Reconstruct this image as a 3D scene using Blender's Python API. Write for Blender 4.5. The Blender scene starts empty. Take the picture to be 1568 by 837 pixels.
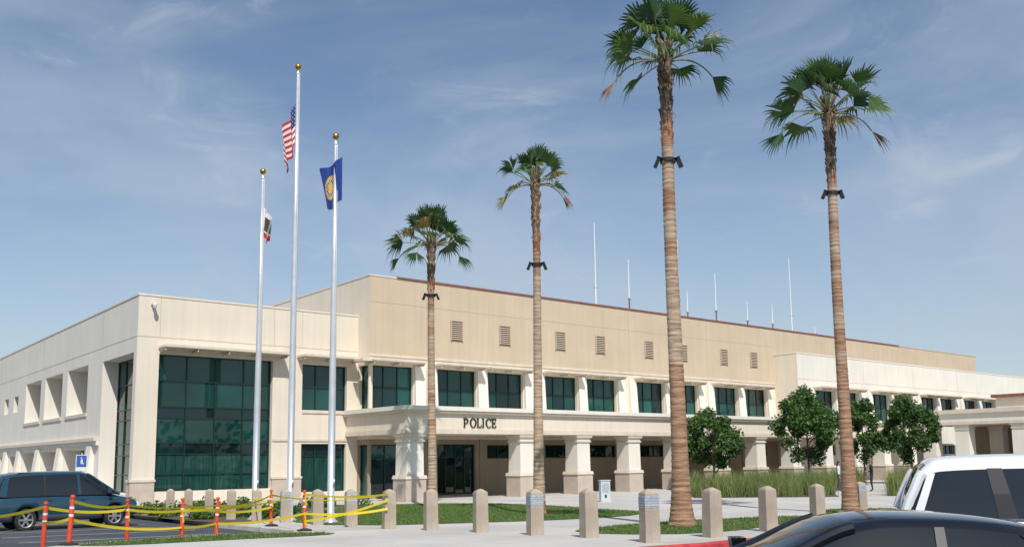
import bpy, bmesh, math, random
from mathutils import Vector, Matrix, Euler
random.seed(7)
R_=random.random
def U_(a,b): return a+(b-a)*random.random()
scene=bpy.context.scene
scene.view_settings.view_transform='Standard'
scene.view_settings.look='None'
scene.view_settings.exposure=0
coll=scene.collection

# ------------------------------------------------------------------ materials
MATS={}
def nodes_of(m):
    m.use_nodes=True
    nt=m.node_tree
    return nt,nt.nodes,nt.links
def mat(name,col,rough=0.7,var=0.0,scale=3.0,bump=0.0,bscale=60.0,metal=0.0,spec=0.5,col2=None,detail=6.0,stretch=None,coat=0.0,transl=0.0,fine=0.0,streak=0.0):
    if name in MATS: return MATS[name]
    m=bpy.data.materials.new(name); nt,N,L=nodes_of(m)
    b=N['Principled BSDF']
    b.inputs['Roughness'].default_value=rough
    b.inputs['Metallic'].default_value=metal
    b.inputs['Specular IOR Level'].default_value=spec
    b.inputs['Coat Weight'].default_value=coat
    b.inputs['Base Color'].default_value=(*col,1)
    tc=N.new('ShaderNodeTexCoord'); mp=N.new('ShaderNodeMapping')
    L.new(tc.outputs['Object'],mp.inputs['Vector'])
    if stretch: mp.inputs['Scale'].default_value=stretch
    if var>0 or col2:
        nz=N.new('ShaderNodeTexNoise'); nz.inputs['Scale'].default_value=scale; nz.inputs['Detail'].default_value=detail
        L.new(mp.outputs[0],nz.inputs['Vector'])
        cr=N.new('ShaderNodeValToRGB')
        c2=col2 if col2 else tuple(min(1,c*(1+var)) for c in col)
        c1=col if col2 else tuple(c*(1-var) for c in col)
        cr.color_ramp.elements[0].position=0.35; cr.color_ramp.elements[1].position=0.65
        cr.color_ramp.elements[0].color=(*c1,1); cr.color_ramp.elements[1].color=(*c2,1)
        L.new(nz.outputs['Fac'],cr.inputs['Fac'])
        out=cr.outputs['Color']
        def modulate(out,vec,sc,amt,det=3,lo=0.3,hi=0.7,loff=1.0):
            n2=N.new('ShaderNodeTexNoise'); n2.inputs['Scale'].default_value=sc; n2.inputs['Detail'].default_value=det
            L.new(vec,n2.inputs['Vector'])
            mr=N.new('ShaderNodeMapRange'); mr.inputs[1].default_value=lo; mr.inputs[2].default_value=hi
            mr.inputs[3].default_value=1-amt*loff; mr.inputs[4].default_value=1+amt*(1 if loff==1.0 else 0.2)
            L.new(n2.outputs['Fac'],mr.inputs[0])
            vm=N.new('ShaderNodeVectorMath'); vm.operation='SCALE'
            L.new(out,vm.inputs[0]); L.new(mr.outputs[0],vm.inputs['Scale'])
            return vm.outputs[0]
        if fine>0: out=modulate(out,mp.outputs[0],bscale*0.6,fine)
        if streak>0:
            m2=N.new('ShaderNodeMapping'); m2.inputs['Scale'].default_value=(2.2,2.2,0.10)
            L.new(tc.outputs['Object'],m2.inputs['Vector'])
            out=modulate(out,m2.outputs[0],1.6,streak,6,0.35,0.6,1.3)
        L.new(out,b.inputs['Base Color'])
    if bump>0:
        nb=N.new('ShaderNodeTexNoise'); nb.inputs['Scale'].default_value=bscale; nb.inputs['Detail'].default_value=4
        L.new(mp.outputs[0],nb.inputs['Vector'])
        bp=N.new('ShaderNodeBump'); bp.inputs['Strength'].default_value=bump; bp.inputs['Distance'].default_value=0.02
        L.new(nb.outputs['Fac'],bp.inputs['Height']); L.new(bp.outputs[0],b.inputs['Normal'])
    if transl>0:
        tr=N.new('ShaderNodeBsdfTranslucent'); mx=N.new('ShaderNodeMixShader'); mx.inputs[0].default_value=transl
        tr.inputs['Color'].default_value=(min(1,col[0]*2.2),min(1,col[1]*2.0),col[2]*1.2,1)
        o=N['Material Output']
        L.new(b.outputs[0],mx.inputs[1]); L.new(tr.outputs[0],mx.inputs[2]); L.new(mx.outputs[0],o.inputs['Surface'])
    MATS[name]=m
    return m

def grid_mat(name,col,size,rot,line=0.012,lcol=0.6,var=0.1):
    m=mat(name,col,rough=0.85,var=var,scale=0.35,bump=0.25,bscale=90,fine=0.08)
    nt,N,L=nodes_of(m); b=N['Principled BSDF']
    src=b.inputs['Base Color'].links[0].from_socket
    tc=N.new('ShaderNodeTexCoord'); mp=N.new('ShaderNodeMapping'); mp.inputs['Rotation'].default_value=(0,0,rot)
    L.new(tc.outputs['Object'],mp.inputs['Vector'])
    br=N.new('ShaderNodeTexBrick'); br.offset=0; br.inputs['Scale'].default_value=1.0
    br.inputs['Brick Width'].default_value=size; br.inputs['Row Height'].default_value=size
    br.inputs['Mortar Size'].default_value=line; br.inputs['Mortar Smooth'].default_value=0.2
    br.inputs['Color1'].default_value=(1,1,1,1); br.inputs['Color2'].default_value=(0.93,0.93,0.93,1); br.inputs['Mortar'].default_value=(lcol,lcol,lcol,1)
    L.new(mp.outputs[0],br.inputs['Vector'])
    mx=N.new('ShaderNodeVectorMath'); mx.operation='MULTIPLY'
    L.new(src,mx.inputs[0]); L.new(br.outputs['Color'],mx.inputs[1]); L.new(mx.outputs[0],b.inputs['Base Color'])
    return m

CREAM=mat('stucco_cream',(0.72,0.645,0.53),0.9,var=0.03,scale=0.5,bump=0.35,bscale=35,fine=0.02,streak=0.035)
CREAM2=mat('stucco_pale',(0.75,0.71,0.63),0.9,var=0.03,scale=0.5,bump=0.35,bscale=35,fine=0.02,streak=0.035)
TAN=mat('stucco_tan',(0.56,0.46,0.33),0.9,var=0.04,scale=0.4,bump=0.35,bscale=35,fine=0.02,streak=0.04)
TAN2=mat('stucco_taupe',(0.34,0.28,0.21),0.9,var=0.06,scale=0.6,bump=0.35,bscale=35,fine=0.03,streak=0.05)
STONE=mat('plinth_stone',(0.50,0.42,0.35),0.85,var=0.06,scale=2,bump=0.4,bscale=25,fine=0.05)
TRIM=mat('trim_cast_stone',(0.65,0.57,0.47),0.8,var=0.05,scale=1.5,bump=0.2,bscale=40,streak=0.05)
SEAM=mat('control_joint',(0.42,0.36,0.28),0.9)
ROOFRED=mat('roof_edge_metal',(0.22,0.085,0.065),0.6,var=0.15,scale=2)
ROOFM=mat('roof_membrane',(0.45,0.43,0.40),0.9,var=0.1)
FRAME=mat('window_frame',(0.012,0.040,0.036),0.4,metal=0.3)
LOUV=mat('louver_metal',(0.50,0.41,0.31),0.6)
LOUVD=mat('louver_gap',(0.10,0.08,0.06),0.9)
BRONZE=mat('bronze_letters',(0.05,0.04,0.022),0.4,metal=0.6)
def glass(name,col,rough=0.02):
    return mat(name,col,rough,var=0.45,scale=0.25,spec=0.6)
G1=glass('window_glass_green_a',(0.006,0.048,0.042))
G2=glass('window_glass_green_b',(0.012,0.075,0.064))
G3=glass('window_glass_green_c',(0.004,0.020,0.020))
G4=mat('window_glass_curtain',(0.014,0.072,0.058),0.03,col2=(0.005,0.026,0.024),scale=5,stretch=(3,3,0.15),spec=0.6)

# ------------------------------------------------------------------ mesh helpers
class MB:
    def __init__(s): s.v=[]; s.f=[]; s.m=[]; s.mats=[]
    def mi(s,m):
        if m not in s.mats: s.mats.append(m)
        return s.mats.index(m)
    def add(s,vs,fs,m):
        o=len(s.v); s.v.extend([tuple(p) for p in vs]); k=s.mi(m)
        for f in fs: s.f.append(tuple(i+o for i in f)); s.m.append(k)
    def box(s,x0,x1,y0,y1,z0,z1,m,M=None):
        vs=[Vector(p) for p in ((x0,y0,z0),(x1,y0,z0),(x1,y1,z0),(x0,y1,z0),(x0,y0,z1),(x1,y0,z1),(x1,y1,z1),(x0,y1,z1))]
        if M: vs=[M@p for p in vs]
        s.add(vs,[(0,3,2,1),(4,5,6,7),(0,1,5,4),(1,2,6,5),(2,3,7,6),(3,0,4,7)],m)
    def tbox(s,c,w0,w1,z0,z1,m,d0=None,d1=None,M=None):
        x,y=c; d0=d0 or w0; d1=d1 or w1
        vs=[Vector(p) for p in ((x-w0,y-d0,z0),(x+w0,y-d0,z0),(x+w0,y+d0,z0),(x-w0,y+d0,z0),(x-w1,y-d1,z1),(x+w1,y-d1,z1),(x+w1,y+d1,z1),(x-w1,y+d1,z1))]
        if M: vs=[M@p for p in vs]
        s.add(vs,[(0,3,2,1),(4,5,6,7),(0,1,5,4),(1,2,6,5),(2,3,7,6),(3,0,4,7)],m)
    def quad(s,a,b,c,d,m): s.add([a,b,c,d],[(0,1,2,3)],m)
    def tube(s,pts,rad,m,n=8,cap=True):
        pts=[Vector(p) for p in pts]; 
        if not isinstance(rad,(list,tuple)): rad=[rad]*len(pts)
        vs=[];fs=[]
        for i,p in enumerate(pts):
            d=(pts[min(i+1,len(pts)-1)]-pts[max(i-1,0)]).normalized()
            up=Vector((0,0,1)) if abs(d.z)<0.95 else Vector((1,0,0))
            a=d.cross(up).normalized(); b=d.cross(a)
            for k in range(n):
                t=2*math.pi*k/n; vs.append(p+(a*math.cos(t)+b*math.sin(t))*rad[i])
        for i in range(len(pts)-1):
            for k in range(n):
                k2=(k+1)%n; fs.append((i*n+k,i*n+k2,(i+1)*n+k2,(i+1)*n+k))
        if cap: fs.append(tuple(range(n))[::-1]); fs.append(tuple(range((len(pts)-1)*n,len(pts)*n)))
        s.add(vs,fs,m)
    def lathe(s,prof,m,M=None,n=24):
        vs=[];fs=[]
        for (r,z) in prof:
            for k in range(n):
                t=2*math.pi*k/n; p=Vector((r*math.cos(t),r*math.sin(t),z)); vs.append(M@p if M else p)
        for i in range(len(prof)-1):
            for k in range(n):
                k2=(k+1)%n; fs.append((i*n+k,i*n+k2,(i+1)*n+k2,(i+1)*n+k))
        s.add(vs,fs,m)
    def obj(s,name,parent=None,smooth=False,loc=None,rot=None):
        me=bpy.data.meshes.new(name); me.from_pydata(s.v,[],s.f); 
        for m in s.mats: me.materials.append(m)
        me.polygons.foreach_set('material_index',s.m)
        if smooth: me.polygons.foreach_set('use_smooth',[True]*len(s.f))
        me.update()
        o=bpy.data.objects.new(name,me); coll.objects.link(o)
        if parent: o.parent=parent
        if loc: o.location=loc
        if rot: o.rotation_euler=rot
        return o
def empty(name,loc=(0,0,0),rot=(0,0,0)):
    e=bpy.data.objects.new(name,None); coll.objects.link(e); e.location=loc; e.rotation_euler=rot; e.empty_display_size=0.3
    return e
def apply_mods(o):
    dg=bpy.context.evaluated_depsgraph_get(); dg.update()
    me=bpy.data.meshes.new_from_object(o.evaluated_get(dg))
    o.modifiers.clear(); o.data=me
    return o

# ------------------------------------------------------------------ ground levels
def gz(y): return 0.48 if y<16 else (0 if y>38 else 0.48*(38-y)/22)
def gb(y):
    if y>=16: return gz(y)-0.14
    if y<=8: return 0.15
    return 0.15+(0.34-0.15)*(y-8)/8
PLAZA=[(-8.6,16.6),(-9.7,19.0),(-9.3,20.4),(-7.7,22.6),(-5.7,23.7),(-5.9,24.7),(-7.3,26.6),(-9.4,29.4),(-11.4,32.6),(-13.6,35.8),(-16.2,39),(-21,42),(-70,102),(-60,160),(120,240),(160,190),(60,72),(32,50),(20,41),(14.6,34),(11.2,28.6),(8.2,23.6),(6.4,21.0),(5.1,19.3),(3.7,17.9),(2.3,17.0),(0,16.6)]
def inside(p,poly):
    x,y=p; c=False; n=len(poly)
    for i in range(n):
        x1,y1=poly[i]; x2,y2=poly[(i+1)%n]
        if (y1>y)!=(y2>y) and x<(x2-x1)*(y-y1)/(y2-y1)+x1: c=not c
    return c
def zs(x,y): return gz(y) if inside((x,y),PLAZA) else gb(y)
def patch(name,poly,off,m,base=gz,parent=None):
    bm=bmesh.new()
    f=bm.faces.new([bm.verts.new((x,y,0)) for x,y in poly])
    bmesh.ops.triangulate(bm,faces=[f])
    for yy in (8,16,38):
        bmesh.ops.bisect_plane(bm,geom=bm.verts[:]+bm.edges[:]+bm.faces[:],plane_co=(0,yy,0),plane_no=(0,1,0))
    for v in bm.verts: v.co.z=base(v.co.y)+off
    bmesh.ops.recalc_face_normals(bm,faces=bm.faces)
    if bm.faces and sum(f.normal.z for f in bm.faces)<0: bmesh.ops.reverse_faces(bm,faces=bm.faces)
    me=bpy.data.meshes.new(name); bm.to_mesh(me); bm.free(); me.materials.append(m)
    o=bpy.data.objects.new(name,me); coll.objects.link(o)
    if parent: o.parent=parent
    return o
def smooth_poly(poly,it=2):
    for _ in range(it):
        q=[]
        for i in range(len(poly)):
            a=poly[i]; b=poly[(i+1)%len(poly)]
            q.append((a[0]*.75+b[0]*.25,a[1]*.75+b[1]*.25)); q.append((a[0]*.25+b[0]*.75,a[1]*.25+b[1]*.75))
        poly=q
    return poly

ASPH=mat('asphalt',(0.060,0.066,0.078),0.9,var=0.22,scale=0.6,bump=0.6,bscale=120,fine=0.2)
CONC=grid_mat('concrete_paving',(0.50,0.48,0.45),1.8,0.68)
KERBC=mat('kerb_concrete',(0.50,0.48,0.44),0.85,var=0.12,scale=2,bump=0.3)
KERBR=mat('kerb_red_paint',(0.50,0.045,0.05),0.6,var=0.25,scale=4,bump=0.2)
SOIL=mat('mulch_soil',(0.10,0.075,0.05),0.95,var=0.35,scale=6,bump=1.0,bscale=40,fine=0.3)
GRASSG=mat('lawn_turf',(0.050,0.110,0.018),0.9,col2=(0.095,0.160,0.034),scale=1.4,bump=1.0,bscale=70,fine=0.3)
PAINTW=mat('road_paint_white',(0.62,0.62,0.60),0.7,var=0.15,scale=8)

g=MB(); ys=[-3000,-60,8,16,38,120,3000]; xs=[-3000,-60,0,60,3000]
vs=[(x,y,gb(y)) for y in ys for x in xs]
fs=[(j*5+i,j*5+i+1,(j+1)*5+i+1,(j+1)*5+i) for j in range(6) for i in range(4)]
g.add(vs,fs,ASPH); g.obj('ground')
patch('plaza_pavement',PLAZA,0.0,CONC)
def kerb(name,pts,m):
    k=MB(); q=[]
    for i in range(len(pts)-1):
        a=pts[i];b=pts[i+1]; n=max(1,int(math.hypot(b[0]-a[0],b[1]-a[1])/1.0))
        for j in range(n): q.append((a[0]+(b[0]-a[0])*j/n,a[1]+(b[1]-a[1])*j/n))
    q.append(pts[-1])
    vs=[]
    for i,p in enumerate(q):
        a=Vector(q[max(0,i-1)]); b=Vector(q[min(len(q)-1,i+1)]); d=(b-a).normalized(); nrm=Vector((-d.y,d.x))
        zo=gz(p[1]); c=Vector(p)
        for off,z in ((0.03,gb(p[1])-0.05),(0.02,zo-0.02),(0.0,zo+0.006),(-0.15,zo+0.006),(-0.15,zo-0.05)):
            w=c+nrm*off; vs.append((w.x,w.y,z))
    fs=[]
    for i in range(len(q)-1):
        for j in range(4): fs.append((i*5+j,(i+1)*5+j,(i+1)*5+j+1,i*5+j+1))
    k.add(vs,fs,m); return k.obj(name)
kerb('kerb',[PLAZA[i] for i in range(0,13)],KERBC)
kerb('kerb',[(160,190),(60,72),(32,50),(20,41),(14.6,34),(11.2,28.6)],KERBC)
kerb('red_kerb',[(11.2,28.6),(8.2,23.6),(6.4,21.0),(5.1,19.3),(3.7,17.9),(2.3,17.0)],KERBR)
kerb('kerb',[(2.3,17.0),(0,16.6),(-8.6,16.6)],KERBC)

LAWN1=smooth_poly([(-4.9,26.2),(0.3,28.0),(3.6,30.4),(5.1,34.2),(3.7,38.2),(0.4,43.4),(-4.6,45.0),(-8.2,42),(-8.9,36.5),(-7.6,30.3)],1)
LAWN2=smooth_poly([(1.2,21.9),(3.2,20.7),(5.1,21.6),(7.1,24.6),(9.6,28.2),(8.6,29.4),(6,27.9),(4.2,26.4),(2.3,24.4)],1)
LAWN3=smooth_poly([(10.2,29.9),(11.2,29.4),(13.2,32.2),(14.6,35),(12.6,35.6),(10.8,33.4)],1)
LAWN4=smooth_poly([(-9.4,19.4),(-9.0,20.4),(-7.6,22.3),(-5.8,23.3),(-4.4,22.9),(-4.5,22.1),(-6.3,20.9),(-8.2,19.3)],1)
for P in (LAWN1,LAWN2,LAWN3,LAWN4): patch('lawn',P,0.012,GRASSG)
BED=[(-8.3,30.6),(-9.2,36.5),(-8.5,41.5),(-6,45.0),(-18.6,42.8),(-16.0,38.2),(-12.2,32.9),(-9.6,29.6)]
patch('planting_bed',BED,0.008,SOIL)
def bbox(P): 
    return min(p[0] for p in P),max(p[0] for p in P),min(p[1] for p in P),max(p[1] for p in P)
def blades(name,poly,dens,h0,h1,w,mats,lean=0.35,base=gz,parent=None,clump=0):
    x0,x1,y0,y1=bbox(poly); n=int((x1-x0)*(y1-y0)*dens); b=MB()
    cl=[(U_(x0,x1),U_(y0,y1),U_(0.65,1.2)) for _ in range(clump)]
    for _ in range(n):
        x=U_(x0,x1); y=U_(y0,y1); hs=1
        if clump:
            c=random.choice(cl); x=c[0]+random.gauss(0,0.24); y=c[1]+random.gauss(0,0.24); hs=c[2]
        if not inside((x,y),poly): continue
        h=U_(h0,h1)*hs; a=U_(0,6.28); dx,dy=math.cos(a)*w,math.sin(a)*w
        lx,ly=random.gauss(0,lean)*h,random.gauss(0,lean)*h; z=base(y)
        m=random.choice(mats)
        if h>0.3:
            b.add([(x-dx,y-dy,z),(x+dx,y+dy,z),(x+lx*.35+dx*.8,y+ly*.35+dy*.8,z+h*.62),(x+lx*.35-dx*.8,y+ly*.35-dy*.8,z+h*.62),(x+lx,y+ly,z+h)],[(0,1,2,3),(3,2,4)],m)
        else:
            b.add([(x-dx,y-dy,z),(x+dx,y+dy,z),(x+lx,y+ly,z+h)],[(0,1,2)],m)
    return b.obj(name,parent)
GB1=mat('grass_blade_a',(0.055,0.13,0.018),0.6,transl=0.3)
GB2=mat('grass_blade_b',(0.095,0.17,0.03),0.6,transl=0.3)
GB3=mat('grass_blade_dry',(0.25,0.25,0.10),0.7,transl=0.3)
GB4=mat('grass_blade_c',(0.16,0.21,0.075),0.7,transl=0.3)
for P,d in ((LAWN1,230),(LAWN2,320),(LAWN3,250),(LAWN4,380)):
    blades('lawn_grass',P,d,0.03,0.085,0.012,[GB1,GB1,GB2,GB2,GB3],lean=0.5)
TG_A=[(9.3,47.4),(16.6,46.9),(18.3,53),(25.5,65.6),(23.5,66.2),(10.3,54.9)]
TG_B=[(19.2,47.2),(23.0,46.8),(38,64),(35,71),(27.9,66.5),(22.9,56)]
for P in (TG_A,TG_B):
    patch('planting_bed',P,0.010,SOIL)
    x0,x1,y0,y1=bbox(P)
    blades('ornamental_grass',P,95,0.5,1.4,0.014,[GB2,GB4,GB4,GB3,GB4],lean=0.25,clump=int((x1-x0)*(y1-y0)*1.5))

st=MB()
for i in range(7):
    p0=Vector((-12.8,33.2))+Vector((-0.62,-0.78))*0.6+Vector((0.60,-0.80))*(i*2.75-8)
    p1=p0+Vector((-0.80,-0.60))*5.2; w=Vector((0.6,-0.8))*0.05
    for k in range(6):
        a=p0.lerp(p1,k/6); b=p0.lerp(p1,(k+1)/6)
        if inside((a.x,a.y),PLAZA) or inside((b.x,b.y),PLAZA): continue
        st.quad(*[(q.x,q.y,gb(q.y)+0.005) for q in (a-w,a+w,b+w,b-w)],PAINTW)
st.obj('parking_stripes')

# ------------------------------------------------------------------ police building
ANG=math.atan2(0.6325,0.7745)
O=(-5.3,46.69)
BLD=empty('police_station_building',(O[0],O[1],0),(0,0,ANG))
def B2W(s,t): 
    return (O[0]+0.7745*s-0.6325*t, O[1]+0.6325*s+0.7745*t)
class Wall:
    def __init__(w,mb,gm,fm,ax,pl,inward=1): w.b=mb; w.g=gm; w.fm=fm; w.ax=ax; w.pl=pl; w.inw=inward
    def P(w,u,d,z):
        return (u,w.pl+d*w.inw,z) if w.ax=='s' else (w.pl+d*w.inw,u,z)
    def build(w,u0,u1,z0,z1,ops,m):
        us=sorted(set([u0,u1]+[o[0] for o in ops]+[o[1] for o in ops]))
        zz=sorted(set([z0,z1]+[o[2] for o in ops]+[o[3] for o in ops]))
        mf=m if callable(m) else (lambda u,z:m)
        for i in range(len(us)-1):
            for j in range(len(zz)-1):
                cu=(us[i]+us[i+1])/2; cz=(zz[j]+zz[j+1])/2
                if any(o[0]<cu<o[1] and o[2]<cz<o[3] for o in ops): continue
                w.b.quad(w.P(us[i],0,zz[j]),w.P(us[i+1],0,zz[j]),w.P(us[i+1],0,zz[j+1]),w.P(us[i],0,zz[j+1]),mf(cu,cz))
        for o in ops:
            a,b,c,d,r,nx,nz=o[:7]; gm=o[7] if len(o)>7 else None
            mm=mf((a+b)/2,d+0.01)
            w.b.quad(w.P(a,0,c),w.P(a,r,c),w.P(a,r,d),w.P(a,0,d),mm)
            w.b.quad(w.P(b,0,c),w.P(b,r,c),w.P(b,r,d),w.P(b,0,d),mm)
            w.b.quad(w.P(a,0,d),w.P(b,0,d),w.P(b,r,d),w.P(a,r,d),mm)
            w.b.quad(w.P(a,0,c),w.P(b,0,c),w.P(b,r,c),w.P(a,r,c),mm)
            w.panes(a,b,c,d,r,nx,nz,gm)
    def panes(w,a,b,c,d,r,nx,nz,gm=None):
        zl=nz if isinstance(nz,(list,tuple)) else [c+(d-c)*k/nz for k in range(nz+1)]
        for i in range(nx):
            for j in range(len(zl)-1):
                ua=a+(b-a)*i/nx; ub=a+(b-a)*(i+1)/nx; za=zl[j]; zb=zl[j+1]
                t1,t2,t3=[U_(-0.010,0.010) for _ in range(3)]
                G=gm[j] if isinstance(gm,list) else (gm or random.choice([G1,G1,G2,G3]))
                w.g.quad(w.P(ua,r-.02+t1,za),w.P(ub,r-.02+t2,za),w.P(ub,r-.02+t3,zb),w.P(ua,r-.02+t1+t3-t2,zb),G)
        e=0.03
        def fb(u0,u1,z0,z1,dd=0.08):
            p=w.P(u0,r-dd,z0); q=w.P(u1,r-0.002,z1)
            w.fm.box(min(p[0],q[0]),max(p[0],q[0]),min(p[1],q[1]),max(p[1],q[1]),z0,z1,FRAME)
        for i in range(nx+1):
            u=a+(b-a)*i/nx; lo=u-e if 0<i<nx else (u+0.002 if i==0 else u-2*e); fb(lo,lo+2*e-0.002,c+0.004,d-0.004)
        for j,z in enumerate(zl):
            lo=z-e if 0<j<len(zl)-1 else (z+0.002 if j==0 else z-2*e); fb(a+0.004,b-0.004,lo,lo+2*e-0.002,0.075)

wb=MB(); gl=MB(); fr=MB(); tr=MB()
S0=-11.78; T1=6.27; T0=5.0; SC=0.5
W1=Wall(wb,gl,fr,'s',T1)
zl=[0.72,1.55,2.55,3.1,4.35,4.9,6.2,7.5]
W1.build(S0,SC,0,10.35,[(-10.7,-4.68,0.72,7.5,0.35,4,zl,[G4,G4,G3,G1,G3,G1,G2]),(-2.95,-0.2,4.9,7.42,0.3,3,2),(-2.95,-0.2,0.45,3.06,0.3,3,[0.45,2.4,3.06],[G4,G3])],CREAM)
W2=Wall(wb,gl,fr,'t',S0)
ops=[(6.75,12.1,0.6,7.55,0.9,4,[0.6,1.5,2.5,3.1,4.35,4.9,6.2,7.55],[G4,G4,G1,G1,G3,G1,G2])]
for k in range(3):
    a=15.0+k*5.7; ops.append((a,a+4.5,4.95,7.65,1.3,3,2)); ops.append((a,a+4.5,0.6,2.9,1.0,3,1))
for k in range(8):
    a=33.3+k*3.4; ops.append((a,a+1.5,5.85,7.0,0.35,1,1)); ops.append((a,a+1.9,0.9,2.7,0.5,2,1))
W2.build(T1,62,0,10.35,ops,CREAM2)
wb.quad((S0+0.3,T1+0.3,9.9),(0.5,T1+0.3,9.9),(0.5,62,9.9),(S0+0.3,62,9.9),ROOFM)
tr.box(S0-0.03,S0+0.32,T1-0.03,62,10.352,10.45,CREAM2)
tr.box(S0+0.325,SC-0.002,T1-0.03,T1+0.32,10.352,10.45,CREAM)
wb.quad((S0+0.3,T1+0.3,9.9),(S0+0.3,62,9.9),(S0+0.3,62,10.35),(S0+0.3,T1+0.3,10.35),CREAM2)
def shade_ledge(s0,s1,t,z,dep=0.85,th=0.12):
    tr.box(s0,s1,t-dep,t-0.003,z,z+th,TRIM)
    tr.box(s0+0.02,s1-0.02,t-dep-0.03,t-dep-0.002,z+0.03,z+th+0.04,TRIM)
    n=max(2,int((s1-s0)/1.5))
    for i in range(n+1):
        x=s0+0.1+(s1-s0-0.2)*i/n
        tr.box(x-0.03,x+0.03,t-dep+0.05,t-0.003,z-0.13,z-0.003,TRIM)
shade_ledge(-10.75,-4.1,T1,7.75)
shade_ledge(-3.3,0.25,T1,7.75)
tr.box(-11.9,-10.74,T1-0.12,T1-0.003,0,1.2,STONE); tr.box(-11.95,-10.70,T1-0.16,T1-0.003,1.203,1.32,TRIM)
tr.box(-4.66,-2.97,T1-0.12,T1-0.003,0,1.2,STONE); tr.box(-4.7,-2.93,T1-0.16,T1-0.003,1.203,1.32,TRIM)
tr.box(-11.9,-11.783,T1-0.10,6.7,0,1.2,STONE)
tr.box(-11.95,-11.783,T1-0.14,6.72,1.203,1.32,TRIM)
tr.box(-2.95,-0.2,T1-0.05,T1-0.003,4.72,4.86,TRIM)
tr.box(-4.64,-0.2,T1-0.05,T1-0.003,3.2,3.32,TRIM)
tr.box(S0-0.28,S0-0.003,12.2,62,3.32,3.5,TRIM)
tr.box(S0-0.14,S0-0.003,12.2,62,3.1,3.317,CREAM2)
def buttress(t,w=0.9):
    vs=[(S0-0.55,t,0),(S0-0.55,t+w,0),(S0-0.003,t+w,0),(S0-0.003,t,0),(S0-0.18,t,3.09),(S0-0.18,t+w,3.09),(S0-0.003,t+w,3.09),(S0-0.003,t,3.09)]
    tr.add(vs,[(0,3,2,1),(4,5,6,7),(0,1,5,4),(1,2,6,5),(2,3,7,6),(3,0,4,7)],CREAM2)
    tr.box(S0-0.62,S0-0.551,t-0.04,t+w+0.04,0,0.9,STONE)
for t in [13.0,19.65,25.35,31.1,35.6,39,42.4,45.8,49.2,52.6,56]: buttress(t)
for k in range(3):
    a=15.0+k*5.7
    tr.box(S0-0.06,S0-0.003,a-0.15,a+4.65,4.75,4.92,TRIM)
for z in (8.3,):
    tr.box(S0+0.02,SC,T1-0.006,T1-0.002,z,z+0.03,SEAM)
    tr.box(S0-0.006,S0-0.002,T1+0.02,62,z,z+0.03,SEAM)
for s in (-4.64,-10.7,-3.0): tr.box(s-0.01,s+0.01,T1-0.006,T1-0.002,8.34,10.3,SEAM)
for t in (12.3,26,40): tr.box(S0-0.006,S0-0.002,t,t+0.025,8.34,10.3,SEAM)
# main block
W3=Wall(wb,gl,fr,'s',T0)
starts=[5.1,8.85,13.6,17.35,22.3,26.1,31.0,34.85]
ops=[(0.62,3.45,5.02,7.48,0.3,3,2)]
for a in starts: ops.append((a,a+2.95,5.02,7.48,0.3,3,2))
ops.append((0.62,2.7,0.1,3.0,0.25,2,[0.1,2.2,3.0],[G3,G2]))
ops.append((5.15,7.95,0.06,3.02,0.25,4,[0.06,2.25,3.02],[G3,G1]))
for a in starts[1:]: ops.append((a,a+2.75,2.15,2.98,0.2,3,1,G3))
louv=[a+1.45 for a in starts]
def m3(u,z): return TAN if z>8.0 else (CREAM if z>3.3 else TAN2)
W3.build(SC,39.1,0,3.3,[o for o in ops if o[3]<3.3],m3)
W3.build(SC,39.1,3.3,8.0,[o for o in ops if o[2]>3.3],m3)
W3.build(SC,39.1,8.0,12.6,[],m3)
W3.build(39.1,76.6,8.0,12.6,[],TAN)
W4=Wall(wb,gl,fr,'t',SC)
W4.build(T0,T1,3.3,8.0,[(T0+0.12,T1-0.1,5.02,7.48,0.3,1,2)],CREAM)
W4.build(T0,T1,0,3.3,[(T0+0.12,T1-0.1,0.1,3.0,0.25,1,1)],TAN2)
W4.build(T0,34,8.0,12.6,[],CREAM)
wb.quad((SC,T0,12.3),(76.6,T0,12.3),(76.6,34,12.3),(SC,34,12.3),ROOFM)
wb.quad((76.6,T0,0),(76.6,34,0),(76.6,34,12.6),(76.6,T0,12.6),TAN)
wb.quad((SC,34,0),(76.6,34,0),(76.6,34,12.6),(SC,34,12.6),TAN)
tr.box(SC-0.03,2.3,T0-0.03,T0+0.3,12.603,12.68,CREAM)
tr.box(SC-0.03,SC+0.3,T0+0.303,34,12.603,12.68,CREAM)
tr.box(2.303,60,T0-0.05,T0+0.35,12.603,12.72,ROOFRED)
tr.box(60.003,76.6,T0-0.03,T0+0.33,12.603,12.68,TAN)
tr.box(SC-0.0,39.1,T0-0.05,T0-0.003,7.98,8.12,TRIM)
for s in (4.4,13.0,21.7,30.4,48,57,66): 
    tr.box(s-0.012,s+0.012,T0-0.006,T0-0.002,8.13,12.59,SEAM)
tr.box(SC,39.1,T0-0.006,T0-0.002,11.1,11.125,SEAM)
def pier(s0,s1,t=T0):
    tr.add([(s0,t-0.28,4.9),(s1,t-0.28,4.9),(s1,t-0.003,4.9),(s0,t-0.003,4.9),(s0,t-0.12,7.6),(s1,t-0.12,7.6),(s1,t-0.003,7.6),(s0,t-0.003,7.6)],
      [(0,3,2,1),(4,5,6,7),(0,1,5,4),(1,2,6,5),(2,3,7,6),(3,0,4,7)],CREAM2)
for i in range(0,8,2):
    a=starts[i]; b=starts[i+1]
    pier(a-0.75,a-0.05); pier(a+2.98,b-0.03); pier(b+3.0,b+3.7)
pier(3.5,4.15)
shade_ledge(0.3,3.8,T0,7.62)
for a in starts: shade_ledge(a-0.25,a+3.2,T0,7.62)
tr.box(SC-0.75,SC-0.003,T0-0.6,T1-0.9,7.62,7.75,TRIM)
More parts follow.
